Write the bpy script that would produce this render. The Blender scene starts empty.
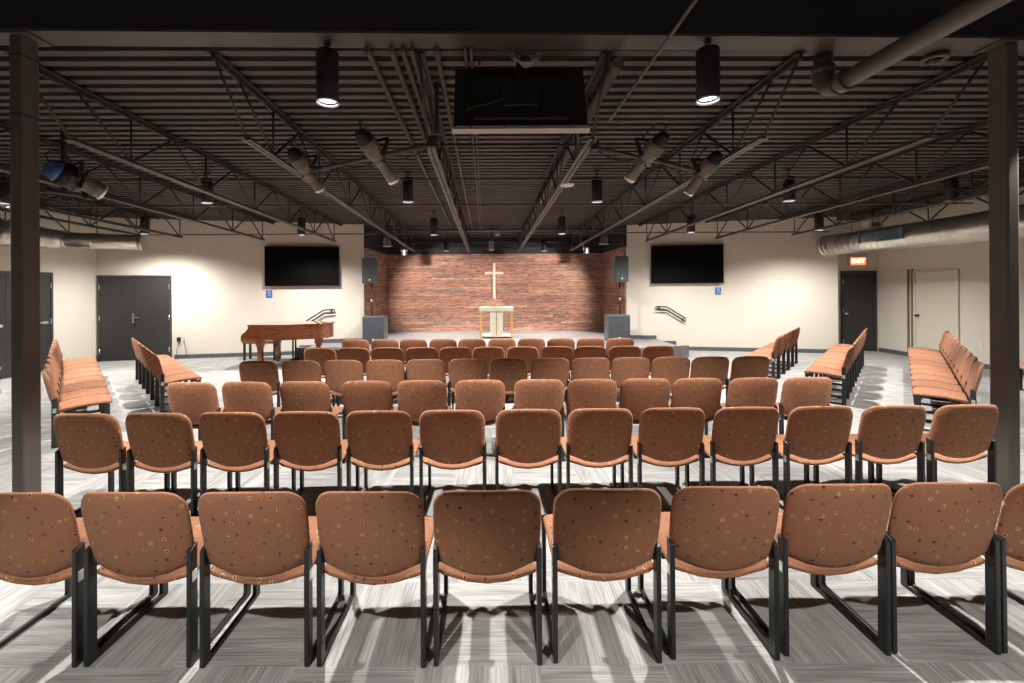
import bpy, bmesh, math, random
from mathutils import Vector, Matrix, Euler
random.seed(7)
C = bpy.context.scene.collection
SC = bpy.context.scene
PI = math.pi

# ------------------------------------------------------------------ camera
H = 1.79; F = 430.0; PX, PY = 491.0, 288.0; ROLL = -0.0061
cam = bpy.data.cameras.new('camera'); camo = bpy.data.objects.new('camera', cam); C.objects.link(camo)
Rm = Matrix.Rotation(PI/2, 3, 'X') @ Matrix.Rotation(ROLL, 3, 'Z')
camo.matrix_world = Matrix.Translation((0, 0, H)) @ Rm.to_4x4()
cam.sensor_width = 36; cam.sensor_fit = 'HORIZONTAL'; cam.lens = F/1024*36
cam.shift_x = (512-PX)/1024; cam.shift_y = -(341.5-PY)/1024
cam.clip_start = 0.05; cam.clip_end = 100
SC.camera = camo
def ray(px, py): return Rm @ Vector(((px-PX)/F, (PY-py)/F, -1))
def DP(px, py, d):
    r = ray(px, py); return Vector((0, 0, H)) + r*(d/r.y)
def FP(px, py, z=0.0):
    r = ray(px, py); t = (z-H)/r.z; return Vector((0, 0, H)) + r*t

# ------------------------------------------------------------------ materials
def nmat(name):
    m = bpy.data.materials.new(name); m.use_nodes = True
    nt = m.node_tree; b = nt.nodes['Principled BSDF']
    return m, nt, b
def N(nt, typ, props=None, **ins):
    n = nt.nodes.new(typ)
    for k, v in (props or {}).items(): setattr(n, k, v)
    for k, v in ins.items():
        key = int(k[1:]) if k[0] == 'i' and k[1:].isdigit() else k.replace('_', ' ')
        s = n.inputs[key]
        if isinstance(v, bpy.types.NodeSocket): nt.links.new(v, s)
        else: s.default_value = v
    return n
def M2(nt, op, a, b=0.0): return N(nt, 'ShaderNodeMath', {'operation': op}, i0=a, i1=b).outputs[0]
def ramp(nt, fac, stops, interp='LINEAR'):
    n = nt.nodes.new('ShaderNodeValToRGB'); nt.links.new(fac, n.inputs[0]); n.color_ramp.interpolation = interp
    e = n.color_ramp.elements
    while len(e) < len(stops): e.new(0.5)
    for i, (p, c) in enumerate(stops):
        e[i].position = p; e[i].color = (*c, 1) if len(c) == 3 else c
    return n.outputs[0]
def mixc(nt, fac, a, b, mode='MIX'):
    n = nt.nodes.new('ShaderNodeMix'); n.data_type = 'RGBA'; n.blend_type = mode
    for i, v in ((0, fac), (6, a), (7, b)):
        if isinstance(v, bpy.types.NodeSocket): nt.links.new(v, n.inputs[i])
        else: n.inputs[i].default_value = v if i == 0 else (*v, 1)
    return n.outputs[2]
def simple(name, col, rough=0.5, metal=0.0, var=0.12, scale=6.0, spec=0.5, coat=0.0, bump=0.0):
    m, nt, b = nmat(name)
    tc = N(nt, 'ShaderNodeTexCoord')
    nz = N(nt, 'ShaderNodeTexNoise', Vector=tc.outputs['Object'], Scale=scale, Detail=4.0)
    lo = tuple(c*(1-var) for c in col); hi = tuple(min(1, c*(1+var)) for c in col)
    c = ramp(nt, nz.outputs[0], [(0.3, lo), (0.7, hi)])
    nt.links.new(c, b.inputs['Base Color'])
    b.inputs['Roughness'].default_value = rough; b.inputs['Metallic'].default_value = metal
    b.inputs['Specular IOR Level'].default_value = spec; b.inputs['Coat Weight'].default_value = coat
    if bump:
        n2 = N(nt, 'ShaderNodeTexNoise', Vector=tc.outputs['Object'], Scale=scale*25, Detail=3.0)
        bp = N(nt, 'ShaderNodeBump', Strength=bump, Height=n2.outputs[0], Distance=0.002)
        nt.links.new(bp.outputs[0], b.inputs['Normal'])
    return m
def emit(name, col, s):
    m, nt, b = nmat(name)
    b.inputs['Base Color'].default_value = (0.8, 0.8, 0.8, 1)
    b.inputs['Emission Color'].default_value = (*col, 1); b.inputs['Emission Strength'].default_value = s
    return m

MAT = {}
MAT['frame'] = simple('black_metal', (0.016, 0.018, 0.017), 0.38, var=0.1)
MAT['black'] = simple('matt_black', (0.012, 0.012, 0.014), 0.55)
MAT['gloss_black'] = simple('screen_black', (0.002, 0.002, 0.0022), 0.5, spec=0.08)
MAT['steel_dark'] = simple('dark_brown_steel', (0.032, 0.026, 0.022), 0.55, var=0.2)
MAT['deck'] = simple('dark_painted_deck', (0.053, 0.044, 0.036), 0.6, var=0.18, scale=2.0)
MAT['beam'] = simple('brown_beam_paint', (0.06, 0.05, 0.041), 0.5, var=0.12)
MAT['column'] = simple('warm_grey_column', (0.098, 0.084, 0.072), 0.36, var=0.08)
MAT['chord'] = simple('joist_paint', (0.085, 0.07, 0.06), 0.5, var=0.15)
MAT['conduit'] = simple('conduit_paint', (0.085, 0.072, 0.06), 0.5, var=0.12)
MAT['wall'] = simple('cream_wall', (0.72, 0.665, 0.575), 0.85, var=0.02, scale=1.5)
MAT['wall_dark'] = simple('black_wall', (0.012, 0.013, 0.017), 0.7)
MAT['base'] = simple('grey_baseboard', (0.1, 0.11, 0.115), 0.5)
MAT['door'] = simple('dark_door', (0.032, 0.03, 0.03), 0.42, var=0.08)
MAT['door_frame'] = simple('dark_door_frame', (0.045, 0.043, 0.042), 0.45, var=0.06)
MAT['door_cream'] = simple('cream_door', (0.68, 0.62, 0.52), 0.6, var=0.02)
MAT['chrome'] = simple('brushed_chrome', (0.7, 0.7, 0.68), 0.3, 1.0, var=0.05)
MAT['white'] = simple('white_plastic', (0.75, 0.74, 0.72), 0.5, var=0.03)
MAT['leko'] = simple('spotlight_paint', (0.2, 0.175, 0.14), 0.45, var=0.2)
MAT['galv'] = simple('galvanised_duct', (0.66, 0.645, 0.6), 0.3, 0.9, var=0.15, scale=3)
MAT['register'] = simple('blue_grey_grille', (0.12, 0.17, 0.22), 0.45)
MAT['speaker'] = simple('speaker_grey', (0.055, 0.063, 0.073), 0.6, bump=0.4)
MAT['speaker_side'] = simple('speaker_side', (0.10, 0.108, 0.12), 0.5)
MAT['stage'] = simple('stage_floor', (0.25, 0.235, 0.235), 0.6, var=0.1, scale=3)
MAT['stage_face'] = simple('stage_face', (0.17, 0.165, 0.155), 0.75, var=0.2)
MAT['altar'] = simple('cream_altar_paint', (0.62, 0.585, 0.47), 0.5, var=0.04)
MAT['blue'] = simple('blue_sign', (0.03, 0.16, 0.55), 0.4, var=0.05)
MAT['cross'] = simple('pale_wood', (0.6, 0.54, 0.47), 0.5, var=0.06, scale=12)
MAT['badge'] = simple('yellow_badge', (0.8, 0.6, 0.12), 0.4)
MAT['cable'] = simple('pale_cable', (0.42, 0.39, 0.33), 0.5)
MAT['red'] = simple('red_plastic', (0.5, 0.03, 0.02), 0.4)
MAT['blue_glint'] = simple('painted_blue_reflection', (0.06, 0.1, 0.3), 0.15, var=0.6, scale=14, spec=1.0)  # blue reflection on the spotlight's rear cap, painted into its colour
MAT['lamp_on'] = emit('lamp_lens', (0.9, 0.94, 1.0), 9.0)
MAT['lamp_rim'] = simple('lamp_rim', (0.75, 0.78, 0.82), 0.25, 0.6)
MAT['lamp_dim'] = emit('small_lens', (0.9, 0.95, 1.0), 2.5)
MAT['exit'] = emit('exit_red', (1.0, 0.12, 0.04), 1.3)
MAT['exit_letters'] = emit('exit_letters', (1.0, 0.62, 0.38), 2.2)
MAT['olive'] = simple('olive_grey_trim', (0.2, 0.17, 0.12), 0.5, var=0.05)
MAT['silver'] = simple('silver_grey_plastic', (0.42, 0.4, 0.36), 0.45, var=0.06)
MAT['keys'] = simple('ivory_keys', (0.7, 0.67, 0.6), 0.3)

def wood(name, a, b_, rough=0.3, axis=(1, 14, 14), coat=0.0):
    m, nt, b = nmat(name)
    tc = N(nt, 'ShaderNodeTexCoord'); mp = N(nt, 'ShaderNodeMapping', Vector=tc.outputs['Object'], Scale=axis)
    nz = N(nt, 'ShaderNodeTexNoise', Vector=mp.outputs[0], Scale=2.5, Detail=6.0, Roughness=0.65)
    nt.links.new(ramp(nt, nz.outputs[0], [(0.32, a), (0.68, b_)]), b.inputs['Base Color'])
    b.inputs['Roughness'].default_value = rough; b.inputs['Coat Weight'].default_value = coat
    return m
MAT['mahogany'] = wood('mahogany', (0.20, 0.045, 0.014), (0.36, 0.105, 0.036), 0.2, (1.5, 14, 14), 1.0)
MAT['oak'] = wood('honey_oak', (0.5, 0.27, 0.1), (0.66, 0.39, 0.17), 0.4, (14, 14, 1.5))

def fabric():
    m, nt, b = nmat('confetti_fabric')
    uvm = N(nt, 'ShaderNodeUVMap'); oi = N(nt, 'ShaderNodeObjectInfo')
    uv = N(nt, 'ShaderNodeVectorMath', {'operation': 'ADD'}, i0=uvm.outputs[0], i1=N(nt, 'ShaderNodeCombineXYZ', X=M2(nt, 'MULTIPLY', oi.outputs['Random'], 37.0), Y=M2(nt, 'MULTIPLY', oi.outputs['Random'], 11.0)).outputs[0])
    v = N(nt, 'ShaderNodeTexVoronoi', {'voronoi_dimensions': '2D', 'feature': 'F1'}, Vector=uv.outputs[0], Scale=17.0, Randomness=0.8)
    d = v.outputs['Distance']; col = v.outputs['Color']
    sep = N(nt, 'ShaderNodeSeparateColor', Color=col)
    hue = ramp(nt, sep.outputs[0], [(0.0, (0.66, 0.38, 0.1)), (0.2, (0.62, 0.17, 0.05)), (0.4, (0.13, 0.06, 0.2)),
                                    (0.55, (0.05, 0.022, 0.016)), (0.7, (0.74, 0.5, 0.24)), (0.86, (0.24, 0.09, 0.16))], 'CONSTANT')
    # small rings and dots
    ring = M2(nt, 'SUBTRACT', 1.0, M2(nt, 'MULTIPLY', M2(nt, 'ABSOLUTE', M2(nt, 'SUBTRACT', d, 0.115)), 17.0))
    n2 = N(nt, 'ShaderNodeTexNoise', {'noise_dimensions': '2D'}, Vector=uv.outputs[0], Scale=95.0, Detail=1.0)
    gap = N(nt, 'ShaderNodeMapRange', Value=n2.outputs[0], i1=0.36, i2=0.5, i3=0.0, i4=1.0).outputs[0]
    ringm = N(nt, 'ShaderNodeClamp', Value=M2(nt, 'MULTIPLY', M2(nt, 'MULTIPLY', ring, 2.0), gap)).outputs[0]
    dark = M2(nt, 'LESS_THAN', d, 0.075)
    darkm = M2(nt, 'MULTIPLY', dark, M2(nt, 'GREATER_THAN', sep.outputs[1], 0.45))
    nz = N(nt, 'ShaderNodeTexNoise', Vector=uv.outputs[0], Scale=180.0, Detail=2.0)
    base = ramp(nt, nz.outputs[0], [(0.3, (0.272, 0.122, 0.066)), (0.7, (0.325, 0.15, 0.083))])
    c = mixc(nt, darkm, base, (0.06, 0.022, 0.02))
    c = mixc(nt, M2(nt, 'MULTIPLY', ringm, 0.62), c, hue)
    nt.links.new(c, b.inputs['Base Color'])
    b.inputs['Roughness'].default_value = 0.9
    b.inputs['Specular IOR Level'].default_value = 0.2
    b.inputs['Sheen Weight'].default_value = 0.04
    bp = N(nt, 'ShaderNodeBump', Strength=0.25, Height=nz.outputs[0], Distance=0.001)
    nt.links.new(bp.outputs[0], b.inputs['Normal'])
    return m
MAT['fabric'] = fabric()

def carpet():
    m, nt, b = nmat('grey_streaked_carpet_tiles')
    g = N(nt, 'ShaderNodeNewGeometry'); s = N(nt, 'ShaderNodeSeparateXYZ', Vector=g.outputs['Position'])
    T = 0.58
    x = M2(nt, 'DIVIDE', M2(nt, 'ADD', s.outputs[0], 20.08), T); y = M2(nt, 'DIVIDE', M2(nt, 'ADD', s.outputs[1], 20.0), T)
    fx, fy = M2(nt, 'FLOOR', x), M2(nt, 'FLOOR', y)
    par = M2(nt, 'MODULO', M2(nt, 'ADD', fx, fy), 2.0); par = M2(nt, 'GREATER_THAN', par, 0.5)
    tid = N(nt, 'ShaderNodeTexWhiteNoise', {'noise_dimensions': '2D'}, Vector=N(nt, 'ShaderNodeCombineXYZ', X=fx, Y=fy).outputs[0])
    def coords(a, bb): return N(nt, 'ShaderNodeCombineXYZ', X=M2(nt, 'MULTIPLY', a, 3.2), Y=M2(nt, 'MULTIPLY', bb, 120.0), Z=M2(nt, 'MULTIPLY', tid.outputs[0], 30.0)).outputs[0]
    mx = nt.nodes.new('ShaderNodeMix'); mx.data_type = 'VECTOR'
    nt.links.new(par, mx.inputs[0]); nt.links.new(coords(s.outputs[0], s.outputs[1]), mx.inputs[4]); nt.links.new(coords(s.outputs[1], s.outputs[0]), mx.inputs[5])
    n1 = N(nt, 'ShaderNodeTexNoise', Vector=mx.outputs[1], Scale=1.0, Detail=3.0, Roughness=0.6)
    mp = N(nt, 'ShaderNodeMapping', Vector=mx.outputs[1], Scale=(0.6, 0.16, 1.0))
    n2 = N(nt, 'ShaderNodeTexNoise', Vector=mp.outputs[0], Scale=1.0, Detail=2.0)
    f = M2(nt, 'ADD', M2(nt, 'MULTIPLY', n1.outputs[0], 0.6), M2(nt, 'MULTIPLY', n2.outputs[0], 0.4))
    c = ramp(nt, f, [(0.31, (0.16, 0.157, 0.15)), (0.47, (0.295, 0.291, 0.28)), (0.63, (0.43, 0.425, 0.41))])
    tv = N(nt, 'ShaderNodeMapRange', Value=tid.outputs[0], i1=0.0, i2=1.0, i3=0.94, i4=1.05)
    c = mixc(nt, 1.0, c, tv.outputs[0], 'MULTIPLY')
    nt.links.new(c, b.inputs['Base Color']); b.inputs['Roughness'].default_value = 0.95; b.inputs['Specular IOR Level'].default_value = 0.15
    bp = N(nt, 'ShaderNodeBump', Strength=0.3, Height=n1.outputs[0], Distance=0.003); nt.links.new(bp.outputs[0], b.inputs['Normal'])
    return m
MAT['carpet'] = carpet()

def planks():
    m, nt, b = nmat('reclaimed_board_cladding')
    g = N(nt, 'ShaderNodeNewGeometry'); s = N(nt, 'ShaderNodeSeparateXYZ', Vector=g.outputs['Position'])
    u = M2(nt, 'ADD', M2(nt, 'ADD', s.outputs[0], s.outputs[1]), 30.0)
    z = M2(nt, 'DIVIDE', s.outputs[2], 0.108); row = M2(nt, 'FLOOR', z)
    r1 = N(nt, 'ShaderNodeTexWhiteNoise', {'noise_dimensions': '1D'}, W=row)
    uu = M2(nt, 'ADD', M2(nt, 'DIVIDE', u, 1.1), M2(nt, 'MULTIPLY', r1.outputs[0], 7.3)); cx = M2(nt, 'FLOOR', uu)
    r2 = N(nt, 'ShaderNodeTexWhiteNoise', {'noise_dimensions': '2D'}, Vector=N(nt, 'ShaderNodeCombineXYZ', X=row, Y=cx).outputs[0])
    base = ramp(nt, r2.outputs[0], [(0, (0.33, 0.155, 0.105)), (0.16, (0.385, 0.2, 0.135)), (0.3, (0.27, 0.135, 0.1)), (0.44, (0.37, 0.175, 0.125)),
 (0.6, (0.235, 0.15, 0.12)), (0.67, (0.40, 0.24, 0.165)), (0.78, (0.34, 0.155, 0.11)), (0.9, (0.29, 0.165, 0.12))], 'CONSTANT')
    gv = N(nt, 'ShaderNodeCombineXYZ', X=M2(nt, 'MULTIPLY', u, 2.8), Y=M2(nt, 'MULTIPLY', s.outputs[2], 22.0), Z=M2(nt, 'MULTIPLY', r2.outputs[0], 40.0))
    nz = N(nt, 'ShaderNodeTexNoise', Vector=gv.outputs[0], Scale=1.4, Detail=6.0, Roughness=0.7)
    grain = ramp(nt, nz.outputs[0], [(0.34, (0.2, 0.165, 0.155)), (0.46, (0.84, 0.82, 0.81)), (0.66, (1.5, 1.48, 1.42))])
    c = mixc(nt, 1.0, base, grain, 'MULTIPLY')
    fz = M2(nt, 'FRACT', z); fu = M2(nt, 'FRACT', uu)
    gapm = M2(nt, 'MAXIMUM', M2(nt, 'LESS_THAN', fz, 0.07), M2(nt, 'LESS_THAN', fu, 0.008))
    c = mixc(nt, M2(nt, 'MULTIPLY', gapm, 0.8), c, (0.02, 0.012, 0.01))
    nt.links.new(c, b.inputs['Base Color']); b.inputs['Roughness'].default_value = 0.7
    h = M2(nt, 'SUBTRACT', M2(nt, 'ADD', M2(nt, 'MULTIPLY', r2.outputs[0], 0.5), M2(nt, 'MULTIPLY', nz.outputs[0], 0.3)), gapm)
    bp = N(nt, 'ShaderNodeBump', Strength=0.5, Height=h, Distance=0.01); nt.links.new(bp.outputs[0], b.inputs['Normal'])
    return m
MAT['planks'] = planks()

# ------------------------------------------------------------------ mesh helpers
class MB:
    def __init__(s): s.bm = bmesh.new()
    def box(s, c, size, rot=None, bevel=0.0):
        v = bmesh.ops.create_cube(s.bm, size=1.0)['verts']
        for p in v: p.co = Vector((p.co.x*size[0], p.co.y*size[1], p.co.z*size[2]))
        if bevel:
            es = {e for p in v for e in p.link_edges}
            r = bmesh.ops.bevel(s.bm, geom=list(es), offset=bevel, segments=2, affect='EDGES', profile=0.5)
            v = list({q for f in r['faces'] for q in f.verts} | {p for p in v if p.is_valid})
        mt = Matrix.Translation(c) @ (rot.to_4x4() if rot else Matrix())
        for p in v: p.co = mt @ p.co
        return s
    def b6(s, x0, x1, y0, y1, z0, z1, bevel=0.0):
        return s.box(((x0+x1)/2, (y0+y1)/2, (z0+z1)/2), (abs(x1-x0), abs(y1-y0), abs(z1-z0)), None, bevel)
    def bar(s, a, b, w, h=None, up=(0, 0, 1), bevel=0.0):
        a, b = Vector(a), Vector(b); h = h or w; d = b-a; L = d.length; y = d.normalized(); u = Vector(up)
        if abs(y.dot(u)) > 0.98: u = Vector((1, 0, 0))
        x = y.cross(u).normalized(); z = x.cross(y)
        return s.box((a+b)/2, (w, L, h), Matrix((x, y, z)).transposed(), bevel)
    def tube(s, pts, r, n=10, closed=False, caps=True):
        pts = [Vector(p) for p in pts]; rings = []; prev = None
        for i, p in enumerate(pts):
            if closed: t = (pts[(i+1) % len(pts)]-pts[i-1])
            else: t = pts[min(i+1, len(pts)-1)]-pts[max(i-1, 0)]
            t.normalize()
            if prev is None:
                u = Vector((0, 0, 1)) if abs(t.z) < 0.9 else Vector((1, 0, 0))
                a = t.cross(u).normalized()
            else: a = (prev-t*prev.dot(t)).normalized()
            prev = a; b = t.cross(a); rr = r[i] if isinstance(r, (list, tuple)) else r
            rings.append([s.bm.verts.new(p+a*math.cos(2*PI*k/n)*rr+b*math.sin(2*PI*k/n)*rr) for k in range(n)])
        m = len(rings)
        for i in range(m if closed else m-1):
            A, B = rings[i], rings[(i+1) % m]
            for k in range(n):
                f = s.bm.faces.new((A[k], A[(k+1) % n], B[(k+1) % n], B[k])); f.smooth = True
        if caps and not closed:
            s.bm.faces.new(rings[0][::-1]); s.bm.faces.new(rings[-1])
        return s
    def lathe(s, prof, mat=None, n=24, smooth=True, cap=True):
        """profile [(radius, height)] round local Z, placed by mat"""
        mat = mat or Matrix(); rings = []
        for r, z in prof: rings.append([s.bm.verts.new(mat @ Vector((math.cos(2*PI*k/n)*r, math.sin(2*PI*k/n)*r, z))) for k in range(n)])
        for A, B in zip(rings, rings[1:]):
            for k in range(n):
                f = s.bm.faces.new((A[k], A[(k+1) % n], B[(k+1) % n], B[k])); f.smooth = smooth
        if cap:
            s.bm.faces.new(rings[0][::-1]); s.bm.faces.new(rings[-1])
        return s
    def prism(s, poly, axis, a, b):
        """poly in the plane across axis ('x': (y,z), 'y': (x,z), 'z': (x,y)), extruded a..b"""
        def P(u, v, w): return {'x': (w, u, v), 'y': (u, w, v), 'z': (u, v, w)}[axis]
        A = [s.bm.verts.new(P(u, v, a)) for u, v in poly]; B = [s.bm.verts.new(P(u, v, b)) for u, v in poly]
        s.bm.faces.new(A); s.bm.faces.new(B[::-1]); n = len(poly)
        for k in range(n): s.bm.faces.new((A[k], B[k], B[(k+1) % n], A[(k+1) % n]))
        return s
    def quad(s, pts):
        s.bm.faces.new([s.bm.verts.new(p) for p in pts]); return s
    def build(s, name, mat, parent=None, loc=None, smooth=False, uvfn=None):
        bmesh.ops.recalc_face_normals(s.bm, faces=s.bm.faces)
        if smooth:
            for f in s.bm.faces: f.smooth = True
        if uvfn:
            L = s.bm.loops.layers.uv.new('UVMap')
            for f in s.bm.faces:
                for l in f.loops: l[L].uv = uvfn(l.vert.co)
        me = bpy.data.meshes.new(name); s.bm.to_mesh(me); s.bm.free()
        me.materials.append(MAT[mat] if isinstance(mat, str) else mat)
        o = bpy.data.objects.new(name, me); C.objects.link(o)
        if parent: o.parent = parent
        if loc is not None: o.location = loc
        return o
def tag(o, label, cat=None, group=None, kind=None):
    o['label'] = label
    if cat: o['category'] = cat
    if group: o['group'] = group
    if kind: o['kind'] = kind
    return o
def thing(name, label, cat, loc=(0, 0, 0), rz=0.0, group=None, kind=None):
    o = bpy.data.objects.new(name, None); C.objects.link(o); o.location = loc; o.rotation_euler = (0, 0, rz); o.empty_display_size = 0.1
    return tag(o, label, cat, group, kind)
def struct(o, label, cat): return tag(o, label, cat, None, 'structure')
KIDS = {}
def copy_tree(o):
    r = o.copy(); C.objects.link(r)
    for ch in o.children:
        c = ch.copy(); C.objects.link(c); c.parent = r
        for g in ch.children:
            d = g.copy(); C.objects.link(d); d.parent = c
    return r
ORD = ['first', 'second', 'third', 'fourth', 'fifth', 'sixth', 'seventh', 'eighth', 'ninth', 'tenth', 'eleventh', 'twelfth', 'thirteenth', 'fourteenth']
def spot(loc, target, power, angle=86, blend=0.35, size=0.05, col=(1.0, 0.97, 0.925), name='spot_light'):
    l = bpy.data.lights.new(name, 'SPOT'); l.energy = power; l.spot_size = math.radians(angle); l.spot_blend = blend; l.shadow_soft_size = size; l.color = col
    o = bpy.data.objects.new(name, l); C.objects.link(o); o.location = loc
    o.rotation_euler = (Vector(target)-Vector(loc)).to_track_quat('-Z', 'Y').to_euler(); return o

# ------------------------------------------------------------------ room geometry
SL = 0.027
def deckz(y): return H+2.03-SL*(y-3.65)
def botz(y): return H+1.45-SL*(y-4.2)
LW, RW = -9.95, 10.55            # side walls
A = Vector((LW, 10.83)); B = Vector((-3.57, 12.06)); Cc = Vector((3.92, 12.45)); D = Vector((9.2, 11.4)); E1 = Vector((9.65, 11.95)); E2 = Vector((RW, 11.75))
YB = 14.9; SX0, SX1 = -3.60, 3.87; ZS = 0.30; BACK = -4.2
WT = 4.3
def wall_seg(name, p, q, z0, z1, mat, label, th=0.12):
    """upright wall from p to q, its thickness on the far side (left of p->q)"""
    d = (q-p).normalized(); n = Vector((-d.y, d.x))*th
    mb = MB(); mb.prism([(p.x, p.y), (q.x, q.y), (q.x+n.x, q.y+n.y), (p.x+n.x, p.y+n.y)], 'z', z0, z1)
    return struct(mb.build(name, mat), label, 'wall')
fl = MB(); fl.b6(LW-0.3, RW+0.3, BACK-0.3, YB+0.5, -0.2, 0.0)
struct(fl.build('floor', 'carpet'), 'grey streaked carpet tile floor under all the chairs', 'floor')
WL = LW
wl = wall_seg('wall_left', Vector((LW, BACK)), A, 0, WT, 'wall', 'cream left side wall with dark double door behind left column')
wall_seg('wall_left_front', A, B, 0, WT, 'wall', 'cream angled wall behind the grand piano')
wall_seg('wall_right_front', Cc, D, 0, WT, 'wall', 'cream angled wall carrying the right hand television')
wall_seg('wall_right_jog', D, E1, 0, WT, 'wall', 'short return of cream wall beside the dark exit door')
wall_seg('wall_right_corner', E1, E2, 0, WT, 'wall', 'cream corner wall under the exit sign')
wall_seg('wall_right', E2, Vector((RW, BACK)), 0, WT, 'wall', 'cream right side wall below the round duct')
wall_seg('wall_rear', Vector((RW, BACK)), Vector((LW, BACK)), 0, WT+0.6, 'wall', 'cream rear wall of the hall behind the viewpoint')
# stage alcove
zt = H+1.178
wb = MB(); wb.b6(SX0-0.12, SX1+0.12, YB, YB+0.12, 0, zt)
struct(wb.build('wall_stage_back', 'planks'), 'reclaimed reddish board wall at the back of the stage', 'wall')
ub = MB(); ub.b6(SX0-0.3, SX1+0.3, YB+0.02, YB+0.5, zt, WT)
struct(ub.build('wall_stage_top', 'wall_dark'), 'black wall band above the reddish board wall', 'wall')
for sx, p, s in ((SX0, B, -1), (SX1, Cc, 1)):
    side = 'left' if s < 0 else 'right'
    mb = MB(); mb.b6(sx, sx+s*0.12, p.y, YB, 0, zt)
    struct(mb.build('wall_stage_'+side, 'planks'), f'board clad {side} side wall of the stage recess', 'wall')
    mb = MB(); mb.b6(sx, sx+s*0.12, p.y-0.004, YB, zt+0.001, WT)
    struct(mb.build('wall_stage_upper_'+side, 'wall_dark'), f'black upper {side} side wall of the stage recess', 'wall')
# fluted ceiling deck, ribs along x
def deck():
    bm = bmesh.new(); p = 0.16; y = 3.52; prof = []
    while y < YB+0.3:
        z = deckz(y)
        prof += [(y, z), (y+0.08, z-SL*0.08), (y+0.09, z+0.075), (y+0.15, z+0.075)]
        y += p
    rows = [[bm.verts.new((x, yy, zz)) for yy, zz in prof] for x in (LW-0.1, RW+0.1)]
    for k in range(len(prof)-1): bm.faces.new((rows[0][k], rows[0][k+1], rows[1][k+1], rows[1][k]))
    rows2 = [[bm.verts.new((x, yy, deckz(yy)+0.12)) for yy in (3.52, YB+0.3)] for x in (LW-0.1, RW+0.1)]
    bm.faces.new((rows2[0][0], rows2[0][1], rows2[1][1], rows2[1][0]))
    mb = MB(); mb.bm.free(); mb.bm = bm
    return mb.build('ceiling', 'deck')
struct(deck(), 'dark brown fluted metal roof deck over the hall', 'ceiling')
rc = MB(); rc.prism([(SX0+0.002, 12.25), (SX1-0.002, 12.55), (SX1-0.002, YB-0.002), (SX0+0.002, YB-0.002)], 'z', 0, 0.01)
so = rc.build('ceiling_stage', 'wall_dark'); so.location = (0, 0, deckz(12.3)-0.006); so.data.transform(Matrix.Translation((0, 12.3, 0)) @ Matrix.Rotation(-SL, 4, 'X') @ Matrix.Translation((0, -12.3, 0)))
struct(so, 'black soffit over the stage recess', 'ceiling')
rc = MB(); rc.b6(LW-0.2, RW+0.2, BACK-0.2, 3.42, 4.62, 4.75)
struct(rc.build('ceiling_rear', 'deck'), 'dark rear roof deck above the viewpoint', 'ceiling')
# girder on two columns
bz = H+2.03
g = MB(); g.b6(LW, RW, 3.44, 3.65, bz, bz+0.022); 
go = g.build('trim_beam', 'beam'); go.rotation_euler = (0, 0, 0.0236)
struct(go, 'deep brown steel girder across the top of the view', 'beam')
for nm, x0, x1, lab in (('left', 0, 0, 'brown square steel column on the left holding the girder'), ('right', 1, 1, 'brown square steel column on the right holding the girder')):
    yc = 3.545+0.0236*(-3.85 if nm == 'left' else 4.25)
    if nm == 'left': xc = (22-PX)/F*(yc-0.072)-0.048
    else: xc = (1008.5-PX)/F*(yc-0.072)+0.048
    c = thing('steel_column', lab, 'column', (xc, yc, 0), kind='structure')
    m = MB(); m.b6(-0.048, 0.048, -0.072, 0.072, 0, bz-0.013, bevel=0.012); m.build('shaft', 'column', c)
    m = MB(); m.b6(-0.13, 0.13, -0.1, 0.1, bz-0.013, bz-0.0005); m.build('cap_plate', 'beam', c)
    m = MB(); m.b6(-0.11, 0.11, -0.13, 0.13, 0, 0.014); m.build('base_plate', 'column', c)
    if nm == 'left':
        for z in (bz-0.17, bz-0.64):
            m = MB(); m.b6(-0.051, 0.051, -0.075, 0.075, z, z+0.012); tag(m.build('cable_tie', 'black', c), 'black cable tie round the column')

g = MB(); g.b6(LW, RW, 3.445, 3.64, bz+0.023, bz+0.82)  # near-black colour stands in for the shade above the girder flange
go = g.build('trim_shade_band', 'wall_dark'); go.rotation_euler = (0, 0, 0.0236)
struct(go, 'near-black band with painted shade above the girder flange along the top border', 'shade band')
# baseboards
def bboard(name, p, q, label, z0=0.0, h=0.105):
    d = (q-p).normalized(); n = Vector((d.y, -d.x))*0.014
    m = MB(); m.prism([(p.x, p.y), (q.x, q.y), (q.x+n.x, q.y+n.y), (p.x+n.x, p.y+n.y)], 'z', z0, z0+h)
    return struct(m.build(name, 'base'), label, 'baseboard')
def onseg(p, q, t): return p+(q-p)*t
def at_x(p, q, x): return onseg(p, q, (x-p.x)/(q.x-p.x))
dl = (B-A).normalized()
DA = A+dl*0.04; DB = A+dl*1.70          # grey double doors
bboard('baseboard_left_front', DB+dl*0.06, at_x(A, B, -4.95), 'dark grey baseboard running behind the piano')
bboard('baseboard_right_front', at_x(Cc, D, 5.27), D, 'dark grey baseboard under the right television wall')
bboard('baseboard_right', Vector((RW, 11.7)), Vector((RW, 10.78)), 'dark baseboard between exit corner and cream door')
bboard('baseboard_right_rear', Vector((RW, 9.62)), Vector((RW, BACK)), 'dark baseboard along the cream right wall')
bboard('baseboard_left', Vector((LW, BACK)), Vector((LW, 7.8)), 'dark baseboard along the left side wall')
bboard('baseboard_left_far', Vector((LW, 9.8)), A, 'dark baseboard between the two left double doors')

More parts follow.
